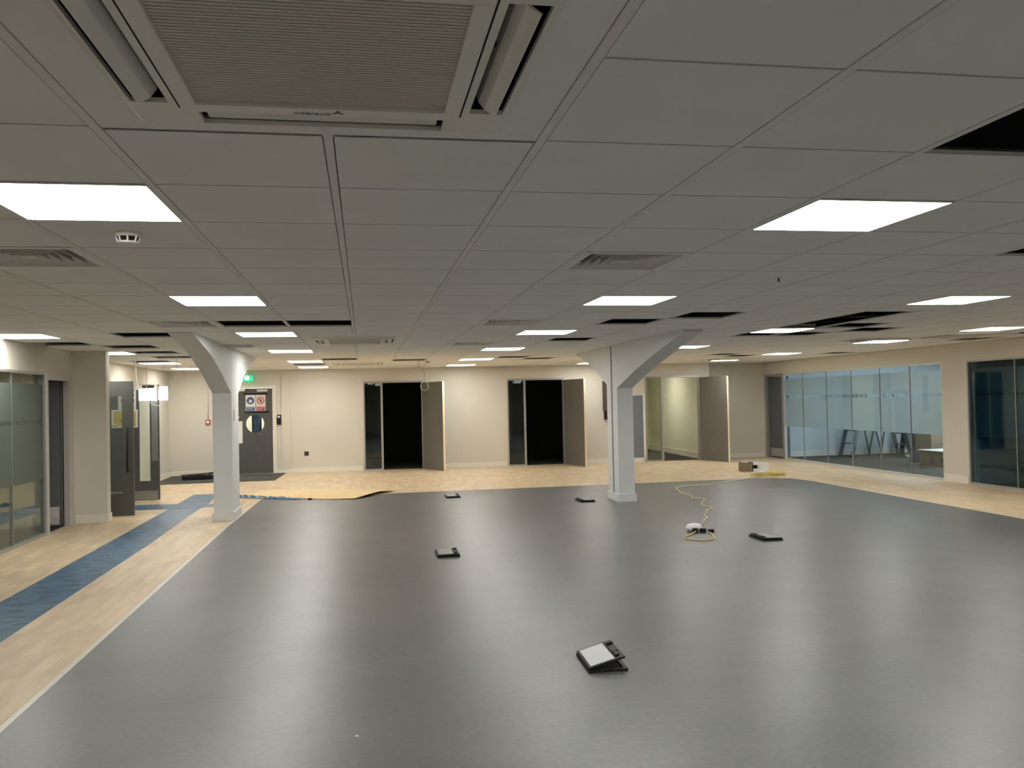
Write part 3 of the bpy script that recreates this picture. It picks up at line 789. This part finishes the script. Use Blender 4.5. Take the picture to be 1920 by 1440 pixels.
# glazed double doors into the lobby, both leaves standing open across the view
def lobby_leaf(r, y, x_h, x_f, vx0, vx1, mirror=False):
    """leaf perpendicular to the wall, hinged at x_h, free edge x_f, vision panel vx0..vx1"""
    y1 = y+.045; t = 1.83; z0, z1 = .31, 1.63
    mb = MB(); mb.box(x_h, vx0, y, y1, .01, t); mb.box(vx1, x_f, y, y1, .01, t); mb.box(vx0, vx1, y, y1, .01, z0); mb.box(vx0, vx1, y, y1, z1, t)
    lf = mb.build('leaf', 'grey_door', r)
    MB().box(vx0, vx1, y+.018, y+.026, z0, z1).build('vision_glass', 'glass', lf)
    return lf
r = empty('door_7', (0,0,0), 0, 'dark grey double doors with tall glass panels standing open beside the left pier', 'door', kind='structure')
f = MB(); f.box(-4.18, -4.03, 12.28, 12.33, 0, 1.86); f.box(-4.18, -4.03, 14.31, 14.36, 0, 1.86); f.box(-4.18, -4.03, 12.33, 14.31, 1.835, 1.86)
f.build('frame', 'alu', r)
lf = lobby_leaf(r, 12.30, -4.02, -3.085, -3.62, -3.225)
hm = MB().tube([(-3.15, 12.24, .60), (-3.15, 12.24, 1.20)], .012, 10, 1)
for z in (.62, 1.18): hm.tube([(-3.15, 12.24, z), (-3.15, 12.30, z)], .009, 8, 1)
hm.build('pull_handle', 'black', lf, smooth=True)
MB().box(-3.99, -3.10, 12.296, 12.30, .02, .29).build('kick_plate', 'grey_door', lf)
lf = lobby_leaf(r, 14.25, -4.02, -3.19, -3.49, -3.325)
MB().box(-3.99, -3.21, 14.245, 14.25, .02, .16).build('kick_plate', 'steel', lf)
MB().box(-3.30, -3.205, 14.246, 14.25, .62, 1.60).build('push_plate', 'steel', lf)
MB().box(-3.60, -3.20, 14.244, 14.25, 1.745, 1.83).build('glare_plate', 'skirt', lf)  # cream plate paints the glare along the leaf's top rail
MB().box(-3.42, -3.25, 14.20, 14.244, 1.775, 1.81).build('door_closer', 'black', lf, bevel=.006)
# corridor beyond the double doors
mb = MB(); mb.box(-7.4, -4.17, 12.15, 12.23, 0, WH); mb.box(-7.4, -4.17, 14.42, 14.50, 0, WH); mb.box(-7.48, -7.4, 12.15, 14.5, 0, WH)
struct('wall_corridor', mb, 'cream', 'cream corridor beyond the double doors', 'wall')
struct('ceiling_corridor', MB().box(-7.4, -4.17, 12.23, 14.42, ZC, ZC+.05), 'tile', 'ceiling of the corridor beyond the double doors', 'ceiling')
# notices on the far leaf
def notice(lab, x0, x1, z0, z1, y, margin=None, sym=None):
    s = empty('notice', ((x0+x1)/2, y, z0), 0, lab, 'notice', 'notices on the lobby door')
    ox, oz = (x0+x1)/2, z0
    MB().box(x0-ox, x1-ox, -.002, 0, 0, z1-oz).build('sheet', 'paper', s)
    return s, ox, oz
s, ox, oz = notice('landscape yellow notice with a white border and a curled corner on the far lobby door', -3.89, -3.50, 1.155, 1.44, 14.248)
MB().box(-3.86-ox, -3.53-ox, -.0035, -.002, .022, .255).build('yellow_panel', 'yellow_paper', s)
MB().add([(-3.885-ox, -.002, .075), (-3.72-ox, -.002, .0), (-3.80-ox, -.035, .03), (-3.87-ox, -.045, .055)], [(0,1,2,3)]).build('curled_corner', 'paper', s)
mb = MB(); mb.box(-3.79-ox, -3.60-ox, -.0045, -.0035, .115, .125); mb.box(-3.76-ox, -3.63-ox, -.0045, -.0035, .095, .103)
mb.build('lettering', 'brownm', s)
s, ox, oz = notice('tall white strip of small blue and red safety symbols above the yellow notice', -3.79, -3.525, 1.442, 1.80, 14.248)
for k, (z, m) in enumerate(((.30, 'blue_ink'), (.22, 'blue_ink'), (.14, 'red_ink'), (.05, 'pinkp'))):
    q = MB()
    for cx in (-3.72, -3.66, -3.575):
        if m == 'blue_ink': q.lathe([(.026, 0), (.026, .002)], (cx-ox, -.004, z), 16, 'y')
        else: q.box(cx-ox-.026, cx-ox+.026, -.004, -.002, z-.022, z+.024)
    q.build('symbol_row', m, s)
# glowing boxes and wires, added in place of glare on the far leaf's top
r = empty('glare_box', (-3.235, 14.12, 1.565), 0, 'glowing two-piece white box standing for glare at the top of the far lobby door', 'glare box')
MB().box(-.21, .045, -.03, .03, .01, .185).build('glare_face', 'glare_box', r, bevel=.004)
MB().box(.085, .21, -.03, .03, .01, .225).build('glare_face', 'glare_box', r, bevel=.008)
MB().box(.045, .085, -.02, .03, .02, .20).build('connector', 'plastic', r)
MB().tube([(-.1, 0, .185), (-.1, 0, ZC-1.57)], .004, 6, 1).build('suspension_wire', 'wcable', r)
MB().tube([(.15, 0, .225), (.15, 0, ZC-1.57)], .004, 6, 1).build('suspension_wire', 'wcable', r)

# hanging cables
tag(MB().tube([(-3.21,13.0,ZC+.2),(-3.21,13.0,2.0),(-3.18,13.0,1.75),(-3.12,13.0,1.63),(-3.0,13.0,1.52),(-2.87,13.0,1.49),(-2.76,13.0,1.56),(-2.69,13.0,1.75),(-2.66,13.0,2.0),(-2.66,13.0,ZC+.2)], .0055, 8, 4).build('hanging_cable', 'wcable', None, smooth=True),
    'long white cable drooping from the ceiling in front of the lobby doors', 'cable')
tag(MB().tube([(1.00,15.0,ZC+.1),(.96,15.0,2.12),(1.06,15.0,2.02),(1.07,15.0,1.9),(1.02,15.0,1.80),(.99,15.0,1.73),(1.02,15.0,1.68),(1.07,15.0,1.665),(1.12,15.0,1.70),(1.12,15.0,1.76),(1.08,15.0,1.85),(1.05,15.0,1.95),(1.03,15.0,2.05),(1.10,15.0,2.15),(1.10,15.0,ZC+.1)], .0065, 8, 4).build('hanging_cable', 'wcable', None, smooth=True),
    'white cable looped and hanging from the ceiling in front of the first dark doorway', 'cable')

# ------------------------------------------------------------------ rooms left and right
mb = MB(); mb.box(14.2, 14.3, 3.9, 18.9, 0, WH); mb.box(XR+.12, 14.2, 18.45, 18.55, 0, WH)
struct('wall_room', mb, 'roomwall', 'pale walls of the room with the ladders', 'wall')
struct('wall_room', MB().box(XR+.12, 14.2, 11.85, 11.93, 0, WH), 'navyroom', 'partition between the two glazed rooms on the right', 'wall')
struct('wall_room', MB().box(11.6, 11.7, 3.9, 11.85, 0, WH).box(XR+.12, 11.6, 3.8, 3.9, 0, WH), 'navyroom', 'blue-grey walls of the dark glazed room', 'wall')
struct('ceiling_room', MB().box(XR+.12, 14.2, 3.9, 18.5, ZC, ZC+.05), 'roomwall', 'ceiling of the glazed rooms on the right', 'ceiling')
struct('baseboard_room', MB().box(XR+.12, 14.2, 18.43, 18.45, 0, .13), 'skirt', 'pale skirting at the back of the ladder room', 'skirting board')
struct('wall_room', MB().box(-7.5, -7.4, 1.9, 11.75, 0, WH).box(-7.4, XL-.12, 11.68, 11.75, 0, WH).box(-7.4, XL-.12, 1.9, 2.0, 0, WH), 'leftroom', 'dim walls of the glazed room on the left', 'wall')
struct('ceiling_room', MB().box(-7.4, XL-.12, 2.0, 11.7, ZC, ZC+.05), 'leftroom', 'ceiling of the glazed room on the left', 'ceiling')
for k, (x, y) in enumerate(((10.6, 13.1), (11.2, 16.2), (13.0, 14.6))):
    p = make_panel('light_cool'); p.location = (x, y, ZC-.012); tag(p, ['cool light panel in the ladder room, nearest the pier', 'cool light panel in the ladder room, nearest its back wall', 'cool light panel deep in the ladder room'][k], 'ceiling light', 'light panels of the ladder room')
p = make_panel('light_cool'); p.location = (10.9, 8.2, ZC-.012); p.scale = (.5, .5, 1); tag(p, 'small cool light panel added to turn the dark glazed room on the right blue', 'ceiling light')  # lamp added to give this room a blue cast

# window giving daylight at the far side of the ladder room
al = bpy.data.lights.new('daylight', 'AREA'); al.energy = 90; al.size = 1.6; al.size_y = 1.2; al.shape = 'RECTANGLE'; al.color = (.72, .86, 1)
ao = bpy.data.objects.new('daylight', al); col.objects.link(ao); ao.location = (13.9, 15.2, 1.4); ao.rotation_euler = (PI/2, 0, PI/2)

def stepladder(loc, rz, w, h, spread, lab):
    r = empty('stepladder', loc, rz, lab, 'ladder', 'ladders in the glazed room')
    for sx in (-1, 1):
        MB().bar((sx*w/2, 0, 0), (sx*w*.36, spread*.5, h), .035, .075).build('front_rail', 'ladder', r)
        MB().bar((sx*w/2, spread, 0), (sx*w*.36, spread*.52, h), .03, .03).build('rear_leg', 'ladder', r)
    n = int(h/.26)
    for k in range(1, n+1):
        t = k/(n+.3); y = spread*.5*t; ww = w*(1-t)+w*.72*t
        MB().box(-ww/2, ww/2, y-.03, y+.045, h*t-.012, h*t+.012).build('tread', 'ladder', r)
    MB().box(-w*.38, w*.38, spread*.45, spread*.6, h-.02, h+.02).build('top_cap', 'black', r)
    for sx in (-1, 1): MB().bar((sx*w*.42, spread*.2, h*.42), (sx*w*.42, spread*.80, h*.42), .008, .02).build('spreader', 'steel', r)
    return r
stepladder((10.95, 18.10, .004), -PI/2, .50, 1.55, .75, 'dark stepladder in the glazed room, the left of the pair')
stepladder((12.25, 17.85, .004), PI/2, .46, 1.6, .75, 'dark stepladder in the glazed room, the right of the pair')
def carton(x0, x1, y0, y1, z0, z1, m, lab, top=None):
    r = empty('cardboard_box', ((x0+x1)/2, (y0+y1)/2, z0), 0, lab, 'box', 'boxes in the glazed room')
    a, b, c = (x1-x0)/2, (y1-y0)/2, z1-z0
    MB().box(-a, a, -b, b, 0, c).build('carton', m, r, bevel=.004)
    MB().box(-.025, .025, -b-.001, b+.001, c-.001, c+.002).build('tape', 'pinkp', r)
    if top:
        MB().box(-a-.03, a+.03, -b-.02, b+.02, c+.002, c+.014).build('lid', top, r)
    return r
carton(10.98, 11.75, 14.70, 15.50, .004, .28, 'cardd', 'low cardboard box with a white sheet on top behind the glass, nearest the pier', 'paper')
carton(12.15, 12.80, 16.75, 17.30, .004, .75, 'cardd', 'tall brown cardboard box at the back of the glazed room')
carton(12.6, 13.2, 15.9, 16.4, .004, .40, 'cardd', 'brown cardboard box behind the low one with the white sheet', 'sheet')
r = empty('blue_crate', (11.25, 15.85, .004), 0, 'small dark blue plastic crate on the floor of the glazed room', 'crate')
MB().ringbox(-.16, .16, -.12, .12, .012, 0, .22).build('sides', 'bluep', r); MB().box(-.148, .148, -.108, .108, 0, .012).build('base', 'bluep', r)
# folded black trestle stand
r = empty('trestle_stand', (12.75, 18.0, .004), math.radians(20), 'black folded trestle stand between the ladders and the tall box', 'stand')
for sy in (0, .28):
    for s_ in (-1, 1): MB().bar((s_*.26, sy, 0), (s_*.06, sy, .92), .12, .05).build('leg', 'black', r)
MB().box(-.13, .13, -.02, .31, .86, .95).build('head', 'black', r)
MB().bar((-.2, 0, .25), (.2, 0, .25), .02, .04).build('cross_bar', 'black', r)
# cable heap in the glazed room
pts = [(11.9+.22*math.cos(t*1.7)+.06*math.sin(t*5), 16.9+.16*math.sin(t*1.7)+.05*math.cos(t*3), .012+.003*t+.03*abs(math.sin(t*2.1))) for t in [k*.35 for k in range(46)]]
tag(MB().tube(pts, .006, 6, 2).build('coiled_cable', 'wcable', None, smooth=True), 'pale cable in a loose heap on the dark floor below the ladders', 'cable')
# chair-like furniture in the dark right room: two panels leaning
for k, (x, y) in enumerate(((10.9, 11.45), (10.55, 11.2))):
    r = empty('leaning_board', (x, y, 0), 0, ['dark board leaning deep in the dark glazed room', 'second dark board standing in the dark glazed room, nearer the glass'][k], 'board', 'boards in the dark glazed room')
    MB().box(-.2, .2, 0, .02, .02, .82).build('board', 'bluep', r); MB().box(-.22, .22, -.01, .03, 0, .02).build('foot_rail', 'black', r)

# ------------------------------------------------------------------ floor coverings and things on the floor
# blue protective film
def filmmesh(pts, z):
    return MB().prism(pts, z, z+.0015)
tag(filmmesh([(-2.76, YF+.05), (-2.30, YF+.05), (-2.29, 9.8), (-2.33, 11.8), (-2.33, 13.6), (-2.42, 14.9), (-2.80, 14.92), (-2.78, 12.3), (-2.77, 9.8)], .0006).build('floor_film', 'film', None),
    'long blue plastic protective film running along the left walkway', 'floor film')
tag(filmmesh([(-3.9, 13.02), (-2.79, 12.96), (-2.0, 13.05), (-2.0, 13.28), (-2.9, 13.60), (-3.9, 13.66)], .0024).build('floor_film', 'film', None),
    'short blue protective film crossing the long one in front of the lobby doors', 'floor film')
# entrance mat
mt = tag(MB().prism([(-3.98, 17.05), (-1.72, 17.12), (-1.66, 18.80), (-3.98, 18.93)], .0, .012).build('entrance_mat', 'matm', None, bevel=.003), 'wide dark entrance mat in front of the grey door', 'mat')
# dark tray of tools on the mat
r = empty('tool_tray', (-3.28, 17.9, .012), 0, 'low black tray with a brown bar lying on the entrance mat', 'tray')
MB().ringbox(-.27, .27, -.18, .18, .02, 0, .075).build('tray_rim', 'black', r, bevel=.004)
MB().box(-.25, .25, -.16, .16, 0, .01).build('tray_base', 'voidm', r)
MB().bar((-.30, -.1, .09), (.32, .12, .11), .05, .03).build('bar', 'brownm', r)
MB().tube([(.2,.05,.10),(.3,.05,.12),(.36,.0,.10),(.36,-.1,.03)], .018, 8, 3).build('hose', 'black', r, smooth=True)
# cardboard sheet
cp = [(-1.96, 14.45), (-1.55, 14.05), (-1.0, 13.62), (-.55, 13.35), (-.16, 13.24), (.02, 13.45), (.22, 13.85), (.50, 14.22), (.1, 14.55), (-.4, 14.93), (-1.0, 15.05), (-1.66, 15.12)]
lift = [.012, .02, .015, .012, .020, .045, .05, .02, .01, .01, .01, .01]
n = len(cp); cxm = sum(p[0] for p in cp)/n; cym = sum(p[1] for p in cp)/n
vs = [(p[0], p[1], l) for p, l in zip(cp, lift)]+[(cxm, cym, .014)]+[(p[0], p[1], l-.005) for p, l in zip(cp, lift)]+[(cxm, cym, .009)]
fs = [(k, (k+1)%n, n) for k in range(n)]+[(n+1+(k+1)%n, n+1+k, 2*n+1) for k in range(n)]+[(k, n+1+k, n+1+(k+1)%n, (k+1)%n) for k in range(n)]
tag(MB().add(vs, fs).build('cardboard_sheet', 'card', None), 'large flat tan cardboard sheet lying over the far left edge of the grey floor', 'cardboard')
# crumpled blue film edge in front of it
mb = MB()
N = 26
vs = []; fs = []
for k in range(N):
    t = k/(N-1); x = -2.06+1.05*t; y = 14.30-.72*t
    for q in range(4):
        vs.append((x+.01*q+.02*random.random(), y-.05*q-.02*random.random()*(1-t), .008+.085*random.random()*(1-abs(q-1.5)/2)*(1-t*.6)))
for k in range(N-1):
    for q in range(3): fs.append((4*k+q, 4*k+q+1, 4*k+5+q, 4*k+4+q))
o = mb.add(vs, fs).build('crumpled_film', 'blueg', None); tag(o, 'strip of crumpled blue film along the front edge of the cardboard sheet', 'film')
tag(MB().box(-.86, -.80, 13.38, 13.44, .004, .03).build('film_roll_end', 'black', None, bevel=.01), 'small black lump at the edge of the cardboard sheet', 'scrap')

# floor boxes (lids)
def floor_box(x, y, rz, tilt, inlay, lab, w=.215, d=.33):
    r = empty('floor_box', (x, y, .003), rz, lab, 'floor box', 'floor socket boxes on the grey floor')
    MB().ringbox(-w/2, w/2, -d/2, d/2, .022, 0, .014).build('base_frame', 'black', r, bevel=.002)
    MB().box(-w/2+.022, w/2-.022, -d/2+.022, d/2-.022, 0, .002).build('well', 'voidm', r)
    T = Matrix.Translation((-w/2+.004, 0, .015)) @ Matrix.Rotation(-math.radians(tilt), 4, 'Y')
    ld = MB(T).box(0, w-.01, -d/2+.006, d/2-.006, 0, .011).build('lid', 'black', r, bevel=.0015)
    MB(T).box(.014, w-.064, -d/2+.022, d/2-.022, .0112, .0128).build('inlay', inlay, ld)
    MB(T).box(w-.055, w-.016, -.045, .045, .0112, .016).build('finger_grip', 'black', ld, bevel=.002)
    MB(T).box(w-.05, w-.012, .09, .115, .0112, .022).build('latch', 'black', ld, bevel=.002)
    fl_ = MB(T); fl_.box(w-.052, w-.030, -.12, -.06, .0112, .020); fl_.build('cable_flap', 'black', ld, bevel=.002)
    return r
floor_box(1.272, 4.60, math.radians(-2), 15, 'sheet', 'nearest floor socket box, its lid propped open with a white inlay')
floor_box(.765, 8.18, 0, 1.0, 'inlayg', 'closed floor socket box left of centre with a grey inlay')
floor_box(1.315, 13.03, 0, .8, 'inlayg', 'floor socket box farthest away, close to the far edge of the grey floor')
floor_box(3.09, 11.85, PI, .8, 'inlayg', 'floor socket box just left of the right column')
floor_box(4.01, 8.15, PI, 1.5, 'inlayg', 'floor socket box on the right of the yellow cable, dark edge to the left')

# extension lead
lead = [(6.76,14.12),(6.6,14.0),(6.35,13.80),(5.95,13.5),(5.543,13.28),(5.25,13.2),(5.02,13.14),(4.87,12.95),(4.77,12.55),(4.68,12.2),(4.70,11.9),(4.62,11.6),(4.72,11.42),(4.60,11.2),(4.50,11.0),(4.42,10.75),(4.44,10.5),(4.28,10.3),(4.20,10.1),(4.10,9.95),(4.03,9.7),(3.90,9.5),(3.85,9.35),(3.68,9.1),(3.55,8.85)]
tag(MB().tube([(x, y, .011) for x, y in lead], .0065, 8, 4).build('extension_cable', 'palecable', None, smooth=True), 'long pale yellow extension cable snaking over the grey floor', 'cable')
r = empty('cable_splitter', (3.50, 8.76, .003), 0, 'white domed cable splitter with black plugs and a yellow cable loop', 'splitter')
MB().lathe([(.085, 0), (.09, .02), (.075, .05), (.045, .062), (.0, .064)], (0,.03,.02), 20).build('dome', 'paper', r, smooth=True)
MB().box(-.05, .0, -.09, -.02, .0, .05).build('plug', 'black', r, bevel=.008)
MB().box(.03, .09, -.10, -.04, .0, .045).build('plug', 'black', r, bevel=.008)
MB().box(.11, .17, -.12, -.07, .0, .035).build('plug', 'black', r, bevel=.008)
MB().tube([(-.03,-.09,.02),(-.14,-.22,.008),(-.25,-.34,.008),(-.26,-.48,.008),(-.15,-.58,.008),(-.02,-.54,.008),(.03,-.42,.008),(.08,-.28,.008),(.10,-.14,.012)], .0065, 8, 4).build('loop', 'yellow', r, smooth=True)
# yellow coil beside the box
pts = []
for k in range(120):
    t = k/119*2*PI*5.3
    pts.append((7.13+(.30+.05*math.sin(t*.37))*math.cos(t), 14.30+(.10+.04*math.cos(t*.6))*math.sin(t)+.02*math.sin(t*2.3), .012+.045*k/119+.01*abs(math.sin(t*1.3))))
tag(MB().tube(pts, .0075, 6, 1).build('yellow_cable_coil', 'yellow', None, smooth=True), 'heap of coiled yellow cable at the far right corner of the grey floor', 'cable')
tag(MB().box(6.93, 7.03, 14.24, 14.32, .065, .10).build('cable_plug', 'paper', None, bevel=.008), 'white plug lying on the heap of yellow cable', 'plug')
# open carton: brown end, white flap
r = empty('open_carton', (7.28, 15.25, 0), math.radians(-8), 'small open carton, brown on the left and white on the right, on the wood floor', 'box')
MB().box(-.20, -.005, .0, .012, 0, .175).build('brown_panel', 'cardd', r)
MB().box(-.20, .20, .24, .252, 0, .175).build('back_panel', 'paper', r)
MB().box(-.005, .007, .0, .25, 0, .175).build('divider', 'black', r)
MB().box(.007, .18, .02, .24, .0, .01).build('base_panel', 'cardd', r)
MB().box(-.20, -.19, .01, .24, 0, .175).build('side_panel', 'cardd', r)
MB().box(.007, .14, .012, .02, .125, .175).build('top_flap', 'paper', r); MB().box(.007, .14, .012, .02, .0, .055).build('bottom_flap', 'paper', r)
MB().box(.14, .30, -.004, .010, .0, .178).build('white_flap', 'paper', r)
MB().box(.01, .14, .16, .17, .04, .15).build('dark_inner', 'black', r)
# scraps
tag(MB().prism([(-.065,3.85),(-.055,3.862),(-.045,3.85),(-.052,3.843)], .0032, .0045).build('paper_scrap', 'paper', None), 'tiny white scrap on the grey floor near the bottom of the view', 'scrap')

# ------------------------------------------------------------------ world, camera
w = bpy.data.worlds.new('World'); sc.world = w; w.use_nodes = True
w.node_tree.nodes['Background'].inputs[0].default_value = (.5, .6, .7, 1); w.node_tree.nodes['Background'].inputs[1].default_value = .05

cam = bpy.data.cameras.new('Camera'); co = bpy.data.objects.new('Camera', cam); col.objects.link(co); sc.camera = co
cam.sensor_width = 36; cam.lens = 36*1600/1920; cam.clip_start = .02; cam.clip_end = 100
pitch, yaw, roll = .0182, .1728, -.0213
cy, sy, cp_, sp_ = math.cos(yaw), math.sin(yaw), math.cos(pitch), math.sin(pitch)
fw = Vector((sy*cp_, cy*cp_, sp_)); rt = Vector((cy, -sy, 0)); up = rt.cross(fw)
R_ = rt*math.cos(roll)+up*math.sin(roll); U_ = up*math.cos(roll)-rt*math.sin(roll)
mw = Matrix(((R_.x, U_.x, -fw.x, 0), (R_.y, U_.y, -fw.y, 0), (R_.z, U_.z, -fw.z, 1.47), (0, 0, 0, 1)))
co.matrix_world = mw

sc.view_settings.view_transform = 'Standard'; sc.view_settings.look = 'None'
sc.view_settings.exposure = .36; sc.view_settings.gamma = 1.04
sc.cycles.use_denoising = True; sc.cycles.max_bounces = 8; sc.cycles.transparent_max_bounces = 16
sc.cycles.sample_clamp_indirect = 4
